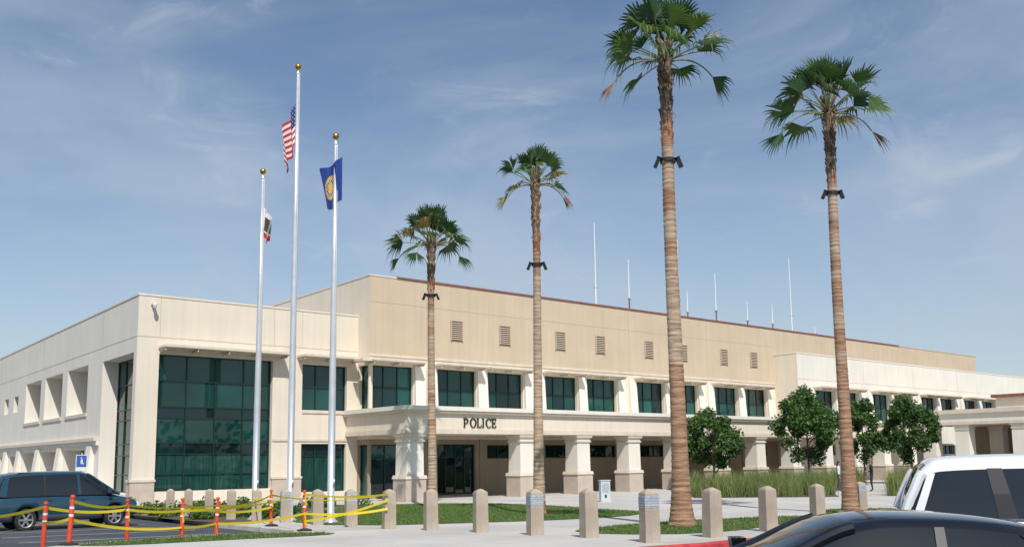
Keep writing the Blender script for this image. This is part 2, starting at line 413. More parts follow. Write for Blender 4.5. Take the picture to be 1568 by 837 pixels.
for a in [0.62]+starts: tr.box(a-0.04,a+2.99,T0-0.09,T0-0.003,4.93,5.01,TRIM)
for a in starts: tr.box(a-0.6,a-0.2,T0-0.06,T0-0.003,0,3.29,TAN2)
lv=MB()
for a in louv:
    lv.box(a-0.42,a+0.42,T0-0.02,T0-0.003,9.28,10.42,LOUVD)
    for k in range(9):
        z=9.32+k*0.123
        lv.add([(a-0.4,T0-0.10,z),(a+0.4,T0-0.10,z),(a+0.4,T0-0.025,z+0.09),(a-0.4,T0-0.025,z+0.09)],[(0,1,2,3)],LOUV)
    for x in (a-0.44,a+0.40): lv.box(x,x+0.04,T0-0.11,T0-0.021,9.26,10.44,LOUV)
    lv.box(a-0.44,a+0.44,T0-0.11,T0-0.021,10.442,10.48,LOUV)
lv.obj('wall_louvers',BLD)
TW=2.8
W5=Wall(wb,gl,fr,'s',TW)
wst=[41.4,45.2,50.4,54.2,59.2,63.0,68,72]
W5.build(39.1,100,0,10.4,[(a,a+2.9,5.1,7.48,0.3,3,2) for a in wst]+[(a,a+2.7,2.1,2.95,0.2,3,1) for a in wst],CREAM2)
wb.quad((39.1,TW,0),(39.1,T0,0),(39.1,T0,10.4),(39.1,TW,10.4),CREAM)
wb.quad((39.1,TW+.3,10.0),(100,TW+.3,10.0),(100,T0+30,10.0),(39.1,T0,10.0),ROOFM)
tr.box(39.07,100,TW-0.03,TW+0.3,10.402,10.5,CREAM2)
tr.box(39.07,39.4,TW+0.303,T0-0.01,10.402,10.5,CREAM2)
for a in wst: shade_ledge(a-0.25,a+3.15,TW,7.62)
for i in range(0,8,2):
    a=wst[i]; b=wst[i+1]
    pier(a+2.93,b-0.03,TW)
    pier(a-0.75,a-0.05,TW); pier(b+2.95,b+3.65,TW)
tr.box(39.1,100,TW-0.006,TW-0.002,8.3,8.33,SEAM)
for s in (49.2,58,67): tr.box(s,s+0.025,TW-0.006,TW-0.002,8.34,10.39,SEAM)
tr.box(70,100,T0+4,T0+20,10.0,11.3,CREAM2)
# canopy
cn=MB()
SE=54.5
cn.box(-0.22,SE,0,T0-0.003,3.47,4.55,CREAM)
cn.box(-0.22,SC-0.003,T0-0.003,T1-0.003,3.47,4.55,CREAM)
cn.box(-0.40,SE,-0.18,T0-0.35,4.552,4.68,TRIM)
cn.box(-0.48,SE,-0.26,T0-0.35,4.682,4.9,CREAM2)
cn.box(-0.40,SC-0.05,T0-0.35,T1-0.004,4.552,4.68,TRIM)
cn.box(-0.48,SC-0.05,T0-0.35,T1-0.004,4.682,4.9,CREAM2)
cn.box(-0.26,SE,-0.05,-0.002,3.47,3.72,TRIM)
cn.box(-0.27,-0.222,-0.05,T1-0.01,3.47,3.72,TRIM)
for s in (5.9,14.6,23.4,32.2,41,49.8): cn.box(s,s+.02,-0.006,-0.002,3.73,4.54,SEAM)
def column(c,w=0.56,top=3.467,mb=cn):
    x,y=c
    mb.tbox((x,y),w+0.09,w+0.09,0.0,1.15,STONE); mb.tbox((x,y),w+0.14,w+0.10,1.152,1.33,TRIM)
    mb.tbox((x,y),w,w-0.02,1.332,top-0.42,CREAM2)
    mb.tbox((x,y),w+0.05,w+0.05,top-0.418,top-0.33,TRIM); mb.tbox((x,y),w,w,top-0.328,top-0.16,CREAM2)
    mb.tbox((x,y),w+0.09,w+0.12,top-0.158,top-0.002,TRIM)
cols=[0.40,7.95]+[12.35+4.4*i for i in range(10)]
for s in cols: column((s,0.62),0.53)
cn.obj('canopy_and_columns',BLD)
pc=MB()
pc.box(54.6,64,-16,0.5,4.6,5.55,CREAM2); pc.box(54.42,64.2,-16.2,0.7,5.552,5.9,TRIM)
pc.box(54.54,54.598,-16,0.5,4.6,4.85,TRIM)
for t in (0.0,-2.9,-7.6,-12.3): column((55.3,t),0.6,4.597,pc)
for t in (-2.9,-7.6,-12.3): column((62.0,t),0.6,4.597,pc)
pc.box(57,64,-15,-5.0,5.903,6.9,CREAM); pc.box(56.7,64.3,-15.3,-4.7,6.902,7.15,ROOFRED)
pc.box(63.2,63.6,-16,0.5,0,4.597,TAN2)
pc.obj('entrance_portico',BLD)

lt=MB()
TZ=3.84; H=0.47
def arc(cx,cz,rx,rz,a0,a1,tk,n=18,y0=-0.075,y1=-0.012):
    for i in range(n):
        aa=math.radians(a0+(a1-a0)*i/n); ab=math.radians(a0+(a1-a0)*(i+1)/n)
        def pt(a,k,y):
            t=tk(a); return (cx+(rx-k*t)*math.cos(a),y,cz+(rz-k*t*0.55)*math.sin(a))
        v=[pt(aa,0,y0),pt(ab,0,y0),pt(ab,1,y0),pt(aa,1,y0),pt(aa,0,y1),pt(ab,0,y1),pt(ab,1,y1),pt(aa,1,y1)]
        lt.add(v,[(0,1,2,3),(4,7,6,5),(0,4,5,1),(2,6,7,3)],BRONZE)
def bxl(x0,x1,z0,z1): lt.box(x0,x1,-0.073,-0.012,TZ+z0,TZ+z1,BRONZE)
tkf=lambda a:0.03+0.045*abs(math.cos(a))
def stem(x): bxl(x,x+0.065,0,H); bxl(x-0.035,x+0.10,-0.002,0.022); bxl(x-0.035,x+0.10,H-0.022,H+0.002)
x=3.42
stem(x); arc(x+0.09,TZ+H-0.135,0.20,0.135,-90,90,tkf); x+=0.40
arc(x+0.21,TZ+H/2,0.215,H/2+0.01,0,360,tkf,28); x+=0.50
stem(x); bxl(x,x+0.27,0.0,0.03); bxl(x+0.25,x+0.275,0.0,0.12); x+=0.36
stem(x); x+=0.22
arc(x+0.20,TZ+H/2,0.215,H/2+0.01,50,310,tkf,22); bxl(x+0.33,x+0.355,H-0.15,H-0.02); x+=0.43
stem(x); bxl(x,x+0.27,0,0.03); bxl(x,x+0.27,H-0.03,H); bxl(x,x+0.2,H/2-0.012,H/2+0.018); bxl(x+0.25,x+0.275,0,0.11); bxl(x+0.25,x+0.275,H-0.11,H); bxl(x+0.18,x+0.205,H/2-0.07,H/2+0.07)
lt.obj('police_lettering',BLD)
wb.obj('walls',BLD); gl.obj('window_glass',BLD); fr.obj('window_frames',BLD); tr.obj('trim_and_sunshades',BLD)
sc=MB(); WH=mat('white_plastic',(0.7,0.7,0.7),0.4)
sc.box(-11.2,-11.05,T1-0.35,T1-0.003,9.9,10.0,WH); sc.lathe([(0.0,-0.16),(0.08,-0.12),(0.11,0.0),(0.11,0.08),(0,0.10)],WH,Matrix.Translation((-11.12,T1-0.4,9.85)),12)
sc.obj('security_camera',BLD)
ANTM=mat('antenna_fibreglass',(0.78,0.79,0.80),0.5); ANTD=mat('antenna_mast_steel',(0.16,0.16,0.17),0.5,metal=0.5)
for s,h in ((20.4,6.6),(23.9,4.3),(28.5,5.2),(29.6,6.7),(30.6,2.6),(34.2,4.5),(38.4,2.6),(42.0,2.7),(44.9,7.2),(48.5,1.2)):
    x,y=B2W(s,6.9); a=MB()
    a.tube([(0,0,12.25),(0,0,12.9+h*0.25)],0.055,ANTD if h<5 else ANTM,8)
    a.tube([(0,0,12.9+h*0.25),(0,0,12.62+h*0.62),(0,0,12.62+h)],[0.045,0.038,0.025],ANTM,8)
    a.box(-0.14,0.14,-0.03,0.03,12.9+h*0.22,12.95+h*0.22,ANTD)
    a.box(-0.15,0.15,-0.15,0.15,12.3,12.36,ANTD)
    a.obj('antenna',None,loc=(x,y,0))

# ------------------------------------------------------------------ palms
BARK=mat('palm_bark',(0.29,0.20,0.135),0.9,col2=(0.52,0.40,0.29),scale=5,bump=1.0,bscale=22,stretch=(0.35,0.35,3.2),fine=0.2)
BARKR=mat('palm_bark_red',(0.22,0.115,0.07),0.9,col2=(0.42,0.255,0.16),scale=5,bump=1.0,bscale=22,stretch=(0.35,0.35,3.2),fine=0.25)
BOOT=mat('palm_boots',(0.09,0.055,0.035),0.9,col2=(0.27,0.19,0.13),scale=9,bump=0.8,bscale=30)
BOOTR=mat('palm_boots_red',(0.26,0.085,0.035),0.85,var=0.3,scale=9)
FR1=mat('palm_leaf_a',(0.032,0.080,0.024),0.45,var=0.3,scale=2.0,transl=0.22)
FR2=mat('palm_leaf_b',(0.075,0.140,0.040),0.45,var=0.3,scale=2.0,transl=0.25)
FRY=mat('palm_leaf_yellow',(0.22,0.19,0.08),0.6,var=0.3,scale=3,transl=0.25)
FRB=mat('palm_leaf_dead',(0.25,0.13,0.06),0.8,var=0.3,scale=4,transl=0.15)
PET=mat('palm_petiole',(0.20,0.24,0.09),0.5,var=0.2)
BLK=mat('black_metal',(0.015,0.015,0.016),0.45)
def fan(mb,hub,d,R,m,spread=200,n=26,droop=0.25):
    d=d.normalized(); up=Vector((0,0,1))
    side=d.cross(up); side=side.normalized() if side.length>0.05 else Vector((1,0,0))
    nrm=side.cross(d).normalized()
    tw=U_(-0.9,0.9); q=Matrix.Rotation(tw,3,d); side=q@side; nrm=q@nrm
    cup=U_(0.25,0.6)
    for i in range(n):
        a=math.radians(-spread/2+spread*(i+0.5)/n); 
        if R_()<0.04: continue
        r=R*(0.80+0.20*math.cos(a*0.8))*U_(0.85,1.06)
        def D(a): return (d*math.cos(a)+side*math.sin(a)+nrm*(abs(math.sin(a))*cup)).normalized()
        da=math.radians(spread/n)*0.5
        c=D(a); l=D(a-da); rr=D(a+da)
        rid=nrm*0.02
        s1=r*0.55
        L=hub+l*s1; Rt=hub+rr*s1; C=hub+c*s1+rid
        g=droop*r*U_(0.2,1.7)
        m2=hub+c*r*0.78-Vector((0,0,g*0.3)); tip=hub+c*r*(0.98-0.15*droop)-Vector((0,0,g))
        w=(Rt-L)*0.24
        mb.add([hub,L,C,Rt,m2-w,m2+w,tip],[(0,1,2),(0,2,3),(1,4,2),(2,4,5),(2,5,3),(4,6,5)],m)
def palm(loc,h,r0,r1,flare,boot0,crownR,nfr,lightz,seed,hangs,yellow=0.1,boot_r=0.26):
    random.seed(seed)
    x,y=loc; z0=zs(x,y); E=empty('fan_palm',(x,y,z0-0.02))
    t=MB(); n=20; vs=[]
    zc=0; rings=[]
    while zc<h:
        rings.append(zc); zc+=U_(0.05,0.10)
    rings.append(h)
    def axis(f): return 0.07*math.sin(f*3+seed)*f
    for i,z in enumerate(rings):
        f=z/h; r=r0+(r1-r0)*min(1,f*1.05)
        r+=flare*math.exp(-z/0.45)+0.06*math.exp(-z/2.2)
        r*=1+(0.025 if i%2 else -0.02)+U_(-.012,.012)
        for k in range(n):
            a=2*math.pi*k/n; rr=r*(1+0.03*math.sin(a*3+z*0.7)+U_(-.015,.015))
            vs.append((axis(f)+rr*math.cos(a),rr*math.sin(a),z))
    nb=0
    for i in range(len(rings)-1):
        z=rings[i]
        pr=0.9 if (z<h*0.32 and seed in (3,4)) else 0.5 if z>h*0.68 else 0.85 if (seed==4 and z<h*.62) else 0.12
        if i%5==0: cur=R_()<pr
        fs=[(i*n+k,i*n+(k+1)%n,(i+1)*n+(k+1)%n,(i+1)*n+k) for k in range(n)]
        ki=t.mi(BARKR if (cur or z<.5) else BARK)
        for f in fs: t.f.append(f); t.m.append(ki)
    t.v=[tuple(v) for v in vs]
    t.obj('trunk',E)
    b=MB(); ox=axis(1)
    z=boot0; k=0
    while z<h+0.30:
        a=k*2.399+U_(-.3,.3); f=(z-boot0)/(h-boot0+0.01)
        rr=boot_r*(0.66+0.34*f)*U_(0.8,1.15); w=U_(0.05,0.09); L=U_(0.20,0.48)
        c=Vector((axis(z/h),0,z)); dr=Vector((math.cos(a),math.sin(a),0)); tn=Vector((-math.sin(a),math.cos(a),0))
        p0=c+dr*r1*0.75; p1=c+dr*rr+Vector((0,0,L)); 
        m=BOOTR if (f<0.18 and R_()<.75) else BOOT
        b.add([p0-tn*w,p0+tn*w,p1+tn*w*0.5,p1-tn*w*0.5,p0-tn*w*.8+Vector((0,0,.16)),p0+tn*w*.8+Vector((0,0,.16)),p1+tn*w*.25+dr*-.03+Vector((0,0,.05)),p1-tn*w*.25-dr*.03+Vector((0,0,.05))],
              [(0,1,2,3),(4,7,6,5),(3,2,6,7),(0,3,7,4),(1,5,6,2)],m)
        if R_()<0.4:
            q=p1+dr*U_(.03,.16)+Vector((0,0,U_(-.2,.15))); b.add([p1-tn*.012,p1+tn*.012,q],[(0,1,2)],BOOT)
        z+=0.026; k+=1
    b.obj('leaf_bases',E)
    fm=MB(); top=Vector((ox,0,h+0.15))
    for i in range(nfr):
        az=i*2.399+U_(-.3,.3); f=(i+0.5)/nfr
        el=math.radians(88-80*f**0.95+U_(-7,7))
        L=crownR*U_(0.44,0.60)*(0.84+0.18*f)
        dr=Vector((math.cos(az)*math.cos(el),math.sin(az)*math.cos(el),math.sin(el)))
        p=top+Vector((math.cos(az)*.09,math.sin(az)*.09,-0.25*f)); pts=[p]; v=dr.copy()
        for s in range(5):
            p=p+v*L/5; pts.append(p); v=(v-Vector((0,0,0.08*f))).normalized()
        fm.tube(pts,[0.030,0.025,0.02,0.018,0.016,0.014],PET,5)
        m=FRY if R_()<yellow and f>.3 else random.choice([FR1,FR1,FR2])
        fan(fm,pts[-1],v+Vector((0,0,-0.10*f)),crownR*U_(0.42,0.52),m,spread=U_(150,215),n=22,droop=0.08+0.34*f)
    for (azd,kind) in hangs:
        az=math.radians(azd); L=crownR*U_(0.74,0.90)
        v=Vector((math.cos(az),math.sin(az),0.42)).normalized(); p=top-Vector((0,0,.3)); pts=[p]
        for s in range(8):
            p=p+v*L/8; pts.append(p); v=(v-Vector((0,0,0.23))).normalized()
        fm.tube(pts,[0.026]*5+[0.020]*4,{'d':FRY,'g':PET,'y':FRY}[kind],5)
        fan(fm,pts[-1],v,crownR*(0.42 if kind!='d' else 0.38),{'d':FRB,'g':FR1,'y':FRY}[kind],spread=55 if kind=='d' else 105,n=14,droop=0.22)
    fm.obj('crown_fronds',E)
    li=MB(); fz=lightz/h; oxx=axis(fz); rr=r1+0.04
    li.lathe([(rr+.02,lightz-.05),(rr+.03,lightz-.05),(rr+.03,lightz+.05),(rr+.02,lightz+.05)],BLK,Matrix.Translation((oxx,0,0)),16)
    for sgn in (-1,1):
        M=Matrix.Translation((oxx+sgn*(rr+0.10),-0.05,lightz-0.02))@Euler((0.2,sgn*-0.4,0)).to_matrix().to_4x4()
        li.box(-0.05,0.05,-0.07,0.07,-0.20,0.10,BLK,M)
        li.box(-0.07,0.07,-0.09,0.09,0.103,0.12,BLK,M)
        li.tube([(oxx+sgn*rr,0,lightz),(oxx+sgn*(rr+.10),-.04,lightz+.05)],0.015,BLK,6)
    li.obj('flood_lights',E)
    return E
palm((4.42,24.27),12.9,0.205,0.15,0.12,10.2,1.95,29,9.95,3,[(183,'d'),(-8,'g')],boot_r=0.25)
palm((11.45,31.32),14.2,0.205,0.15,0.06,11.5,2.35,28,11.2,4,[(180,'g'),(2,'d')],boot_r=0.27)
palm((0.90,32.81),12.2,0.170,0.125,0.04,9.3,1.60,17,9.1,6,[(178,'y'),(5,'d'),(215,'y'),(-20,'d')],yellow=0.45,boot_r=0.22)
palm((-3.57,40.18),11.8,0.175,0.14,0.04,9.4,2.0,27,9.45,9,[(190,'g'),(-12,'g'),(250,'g')],boot_r=0.25)
random.seed(11)

# ------------------------------------------------------------------ broadleaf trees
LF1=mat('tree_leaf_a',(0.040,0.095,0.018),0.55,transl=0.2,var=0.25,scale=3)
LF2=mat('tree_leaf_b',(0.080,0.155,0.032),0.55,transl=0.25,var=0.25,scale=3)
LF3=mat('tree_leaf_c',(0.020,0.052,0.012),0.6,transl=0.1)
TB=mat('tree_bark',(0.16,0.12,0.085),0.9,var=0.2,scale=6,bump=0.6)
def tree(x,y,H,Wd,n=9000,cz0=0.22):
    E=empty('broadleaf_tree',(x,y,zs(x,y))); t=MB()
    t.tube([(0,0,-0.05),(0.03,0.02,H*.25),(0,0,H*.5),(.04,0,H*.8)],[0.085,0.07,0.055,0.02],TB,8)
    cl=[]
    cz=H*(1+cz0)/2; rz=H*(1-cz0)/2*0.88
    for i in range(48):
        while True:
            p=Vector((U_(-1,1),U_(-1,1),U_(-1,1)))
            if p.length<1: break
        p=p.normalized()*(p.length**0.6)
        sh=0.90-0.22*p.z
        c=Vector((p.x*Wd/2*sh,p.y*Wd/2*sh,cz+p.z*rz)); cl.append((c,U_(0.24,0.50)*Wd/3.6))
        if i%2==0:
            st=Vector((0.02,0,max(H*.18,c.z-U_(.5,1.2))))
            t.tube([st,st.lerp(c,.5)+Vector((0,0,-.08)),c],[0.03,0.02,0.008],TB,5)
    t.obj('trunk_and_limbs',E)
    l=MB()
    for i in range(n):
        c,r=random.choice(cl); d=Vector((random.gauss(0,1),random.gauss(0,1),random.gauss(0,1))).normalized()
        p=c+d*r*(R_()**0.45)*1.3
        nn=(d*0.6+Vector((random.gauss(0,1),random.gauss(0,1),random.gauss(0,1)+.4))*0.6).normalized()
        a=nn.orthogonal().normalized(); a=Matrix.Rotation(U_(0,6.28),3,nn)@a; b=nn.cross(a)
        L=U_(0.09,0.16); w=L*0.45
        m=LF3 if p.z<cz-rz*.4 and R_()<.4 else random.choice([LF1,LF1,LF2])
        l.add([p-a*L,p-b*w,p+a*L,p+b*w],[(0,1,2,3)],m)
    l.obj('foliage',E)
tree(12.5,57.2,5.2,3.4,9500); tree(19.4,60.2,6.6,4.3,13000); tree(24.6,64.2,6.3,3.0,8000); tree(28.8,66.2,6.5,3.9,10000)
tree(52,88,4.6,3.0,3500)
def shrub(name,x,y,r,h,n):
    l=MB()
    for i in range(n):
        a=U_(0,6.28); q=R_()**.5*r; z=R_()*h*(1-(q/r)**2*.6); 
        p=Vector((q*math.cos(a),q*math.sin(a),z)); nn=Vector((random.gauss(0,1),random.gauss(0,1),random.gauss(0,1)+.8)).normalized()
        u=nn.orthogonal().normalized(); v=nn.cross(u); L=U_(.05,.09)
        l.add([p-u*L,p-v*L*.5,p+u*L,p+v*L*.5],[(0,1,2,3)],random.choice([LF1,LF2,LF2,LF1,GB2]))
    return l.obj(name,loc=(x,y,zs(x,y)))
k=0
while k<44:
    x,y=U_(-18,-6),U_(30,44.2)
    if inside((x,y),BED): shrub('low_shrub',x,y,U_(.3,.6),U_(.3,.65),260); k+=1
# unseen tree band added behind and beside the camera, darkening the window reflections
dt=MB()
path=[(135,70),(125,10),(95,-55),(20,-95),(-60,-80),(-110,-30),(-120,20)]
for i in range(len(path)-1):
    a=Vector(path[i]); b=Vector(path[i+1]); L=(b-a).length; m=int(L/6)
    for j in range(m):
        q=a.lerp(b,(j+R_())/m); hh=U_(5,10); 
        for c in range(55):
            p=Vector((q.x+random.gauss(0,2.3),q.y+random.gauss(0,2.3),U_(0.5,hh)))
            nn=Vector((random.gauss(0,1),random.gauss(0,1),random.gauss(0,.6))).normalized(); u=nn.orthogonal().normalized(); v=nn.cross(u); s_=U_(.5,1.1)
            dt.add([p-u*s_,p-v*s_*.7,p+u*s_,p+v*s_*.7],[(0,1,2,3)],random.choice([LF1,LF3,LF3]))
dt.obj('added_reflection_trees')

# ------------------------------------------------------------------ bollards
BOL=mat('bollard_concrete',(0.38,0.32,0.25),0.85,var=0.1,scale=2.5,bump=0.4,bscale=50,fine=0.08,streak=0.12)
PAPER=mat('bollard_label',(0.34,0.38,0.42),0.6,var=0.2,scale=15)
LBL=mat('label_print',(0.12,0.13,0.15),0.6)
bol=[(-14.22,38.03,0),(-12.85,36.29,0),(-11.4,34.4,0),(-9.9,32.2,0),(-8.6,30.75,0),(-7.25,29.2,1),(-5.87,27.5,0),(-4.62,26.1,1),(-3.36,24.75,0),(-2.15,23.81,0),(-0.82,22.6,0),(0.48,21.2,1),(1.63,20.1,0),(2.7,18.4,1),(4.24,19.75,0),(5.95,21.6,0),(8.6,26.1,0),(12.1,32.1,1)]
for (x,y,lab) in bol:
    b=MB(); w=0.150
    b.tbox((0,0),w+0.012,w,-0.05,0.96,BOL); b.tbox((0,0),w,w-0.018,0.9602,0.985,BOL); b.tbox((0,0),w-0.018,0.03,0.9852,1.05,BOL)
    if lab:
        b.tbox((0,0),w+0.008,w+0.006,0.68,0.92,PAPER)
        for q in range(4): b.tbox((0,0),w+0.0095,w+0.0095,0.71+q*0.05,0.72+q*0.05,LBL)
    o=b.obj('bollard',loc=(x,y,zs(x,y)),rot=(U_(-.01,.01),U_(-.01,.01),math.radians(20+U_(-4,4))))
    bv=o.modifiers.new('bevel','BEVEL'); bv.width=0.012; bv.segments=2; bv.limit_method='ANGLE'

# ------------------------------------------------------------------ flagpoles
POLE=mat('brushed_aluminium',(0.66,0.68,0.70),0.35,metal=0.5,var=0.05)
GOLD=mat('gold_finial',(0.55,0.30,0.06),0.3,metal=0.9)
FW=mat('flag_white',(0.72,0.72,0.72),0.8,transl=0.15); FRD=mat('flag_red',(0.45,0.03,0.04),0.8,transl=0.15); FBL=mat('flag_navy',(0.02,0.03,0.13),0.8,transl=0.1)
FCB=mat('flag_blue',(0.015,0.05,0.26),0.8,transl=0.1); FGO=mat('flag_gold',(0.60,0.40,0.05),0.8); FBR=mat('flag_bear',(0.07,0.04,0.02),0.8); FGN=mat('flag_green',(0.03,0.10,0.04),0.8)
def flagpole(x,y,h):
    z=zs(x,y); E=empty('flagpole',(x,y,z)); p=MB()
    p.lathe([(0.0,0),(0.25,0),(0.25,0.04),(0.17,0.09),(0.13,0.16),(0.11,0.17),(0.11,h*.3),(0.085,h*.65),(0.045,h-.25),(0.045,h-.25),(0.07,h-.22),(0.07,h-.14),(0.03,h-.1),(0.02,h)],POLE,None,20)
    p.tube([(0.10,-0.08,1.2),(0.07,-0.05,h-.2)],0.008,WH,5)
    p.box(0.08,0.13,-0.12,-0.05,1.15,1.35,POLE)
    p.obj('pole',E,smooth=True)
    b=MB(); n=10
    b.lathe([(0.11*math.sin(math.pi*i/n),h+0.08-0.11*math.cos(math.pi*i/n)) for i in range(n+1)],GOLD,None,16); b.obj('finial_ball',E,smooth=True)
    return E
def flag(E,ztop,W,H,spread,sag,dirx,diry,colf,nu=52,nv=39,folds=3.2,amp=0.13,ph=0.0,off=0.08):
    f=MB(); vs=[]
    for j in range(nv+1):
        for i in range(nu+1):
            u=i/nu; v=j/nv
            a=u*folds*math.pi+ph+v*1.3
            hx=spread*(u**0.9)*(1-.35*v*u)+amp*0.5*math.sin(a*1.1+.7)*u
            fy=amp*math.sin(a)*min(1,u*3)*(1+.3*v)
            z=ztop-v*H*(1-.06*u)-sag*(u**0.85)-0.05*math.sin(a*.9+v*3)*u
            vs.append((off*dirx+dirx*hx-diry*fy,off*diry+diry*hx+dirx*fy,z))
    f.v=[tuple(v) for v in vs]
    for j in range(nv):
        for i in range(nu):
            f.f.append((j*(nu+1)+i,j*(nu+1)+i+1,(j+1)*(nu+1)+i+1,(j+1)*(nu+1)+i)); f.m.append(f.mi(colf((i+.5)/nu,(j+.5)/nv,i,j)))
    return f.obj('flag',E,smooth=True)
def usf(u,v,i,j):
    if u<0.4 and v<7/13: return FW if (i%4==1 and j%4==1) else FBL
    return FRD if int(v*13)%2==0 else FW
def caf(u,v,i,j):
    if v>0.80: return FRD
    if (u-.5)**2/.09+(v-.42)**2/.05<1: return FBR
    if (u-.5)**2/.10+(v-.66)**2/.008<1: return FGN
    if (u-.15)**2+(v-.15)**2*.4<.004: return FRD
    return FW
def cif(u,v,i,j):
    r=math.hypot((u-.5)*1.5,(v-.5))
    if r<.12: return FGO
    if r<.2: return FCB if (i+j)%3 else FW
    if r<.27: return FGO
    return FCB
P3=flagpole(-5.69,28.58,12.35); flag(P3,11.75,1.9,1.45,0.75,0.55,-0.97,-0.25,cif,amp=.20,folds=2.6,off=-.22)
P2=flagpole(-7.4,30.36,15.6); flag(P2,14.35,2.4,1.5,0.55,1.0,-0.95,0.3,usf,amp=.14)
P1=flagpole(-8.94,31.74,12.3); flag(P1,11.05,1.5,0.95,0.38,0.5,0.9,-0.4,caf,amp=.10)

# ------------------------------------------------------------------ delineator posts + caution tape
ORG=mat('orange_plastic',(0.65,0.07,0.03),0.5,var=0.1,scale=5); REF=mat('reflective_white',(0.7,0.7,0.7),0.4); RUB=mat('black_rubber',(0.02,0.02,0.02),0.8,var=.2)
YEL=mat('caution_tape_yellow',(0.72,0.56,0.03),0.5,transl=0.25)
posts=[(-10.25,20.1),(-9.45,19.6),(-9.35,22.3),(-8.1,22.5),(-7.5,23.2),(-7.1,26.95),(-5.5,24.2)]
hp=[]
for (x,y) in posts:
    z=zs(x,y); d=MB()
    d.lathe([(0,0),(0.2,0),(0.2,0.03),(0.09,0.06),(0.06,0.07)],RUB,None,12)
    d.lathe([(0.05,0.06),(0.048,0.60)],ORG,None,12); d.lathe([(0.05,0.60),(0.05,0.65)],REF,None,12); d.lathe([(0.048,0.65),(0.047,0.76)],ORG,None,12); d.lathe([(0.05,0.76),(0.05,0.81)],REF,None,12)
    d.lathe([(0.047,0.81),(0.045,0.92),(0.03,0.925),(0.028,0.99),(0.05,1.0),(0.045,1.05),(0,1.06)],ORG,None,12)
    d.obj('delineator_post',loc=(x,y,z),rot=(U_(-.04,.04),U_(-.04,.04),0)); hp.append((x,y,z))
def tape(pts,name='caution_tape'):
    t=MB()
    for i in range(len(pts)-1):
        a=Vector(pts[i]); b=Vector(pts[i+1]); n=14; L=(b-a).length; sag=0.035*L; tw0=U_(0,1); tw1=U_(-2,2)
        vs=[]
        d=(b-a).normalized(); s=d.cross(Vector((0,0,1))).normalized()
        for k in range(n+1):
            f=k/n; p=a.lerp(b,f)-Vector((0,0,sag*4*f*(1-f))); th=tw0+tw1*f
            w=Vector((0,0,1))*math.cos(th*.8)*0.032+s*math.sin(th*.8)*0.032
            vs+= [p-w,p+w]
        t.add(vs,[(2*k,2*k+1,2*k+3,2*k+2) for k in range(n)],YEL)
        if R_()<.6:
            q=[a+Vector((0,0,0.03)),a+Vector((.03,0,-.02)),a+Vector((.06,.02,-.28)),a+Vector((.02,.02,-.30))]; t.add(q,[(0,1,2,3)],YEL)
    t.obj(name)
def at(i,h): return (hp[i][0],hp[i][1]-.05,hp[i][2]+h)
left=(-16.5,24.5,1.0)
b9=(-3.36,24.5,zs(-3.36,24.75)+0.92); b9l=(b9[0],b9[1],b9[2]-.38)
tape([left,at(0,.93),at(2,.80),at(3,.75),at(6,.95),b9])
tape([(-16.5,24.5,.55),at(0,.6),at(1,.55),at(3,.35),at(4,.4),at(6,.45),b9l])
tape([at(1,.95),at(2,.9),at(4,.85),at(5,.9),b9])
tape([at(3,.9),at(5,.55),at(6,.25),(b9[0],b9[1],b9[2]-.15)])
tape([at(5,.85),(-8.6,30.5,.95)])

kb=MB(); KB=mat('kiosk_panel',(0.50,0.56,0.60),0.4); 
kb.box(-.28,.28,-.18,.18,0,.06,KERBC); kb.box(-.24,.24,-.14,.14,.062,1.0,KB); kb.box(-.27,.27,-.17,.17,1.002,1.05,POLE); kb.box(-.18,.18,-.146,-.142,.45,.9,PAPER); kb.box(-.05,.05,-.15,-.142,.2,.35,BLK)
kb.obj('parking_ticket_kiosk',loc=(4.4,44.5,0),rot=(0,0,.3))
# accessible parking sign by the left facade
sg_=MB(); SBL=mat('sign_blue',(0.03,0.10,0.35),0.5)
sg_.tube([(0,0,0),(0,0,2.75)],0.03,POLE,8); sg_.box(-.23,.23,-.045,-.032,1.95,2.65,REF); sg_.box(-.20,.20,-.049,-.046,2.12,2.62,SBL)
sg_.box(-.03,.05,-.053,-.050,2.30,2.45,REF); sg_.box(-.03,.10,-.053,-.050,2.25,2.29,REF); sg_.lathe([(0,-.001),(.03,0),(0,.001)],REF,Matrix.Translation((-.01,-.052,2.51))@Matrix.Rotation(math.pi/2,4,'X'),10)
sg_.obj('accessible_parking_sign',loc=(-18.9,40.0,zs(-18.9,40.0)),rot=(0,0,.3))

# ------------------------------------------------------------------ vehicles
TYRE=mat('tyre_rubber',(0.018,0.018,0.018),0.85,bump=.3); RIM=mat('alloy_rim',(0.5,0.5,0.52),0.3,metal=0.8)
CGL=mat('car_glass',(0.012,0.016,0.017),0.02,spec=0.8); CHR=mat('chrome',(0.6,0.6,0.6),0.12,metal=1.0); DKP=mat('dark_trim',(0.02,0.02,0.022),0.5)
LAMP=mat('headlamp_lens',(0.55,0.56,0.58),0.1,spec=.8); TAIL=mat('tail_lamp',(0.30,0.01,0.01),0.15,spec=.8)
def crom(P,n):
    out=[]
    for i in range(len(P)-1):
        p0=P[max(0,i-1)];p1=P[i];p2=P[i+1];p3=P[min(len(P)-1,i+2)]
        for k in range(n):
            t=k/n
            out.append(tuple(0.5*((2*b)+(-a+c)*t+(2*a-5*b+4*c-d)*t*t+(-a+3*b-3*c+d)*t**3) for a,b,c,d in zip(p0,p1,p2,p3)))
    out.append(tuple(P[-1])); return out
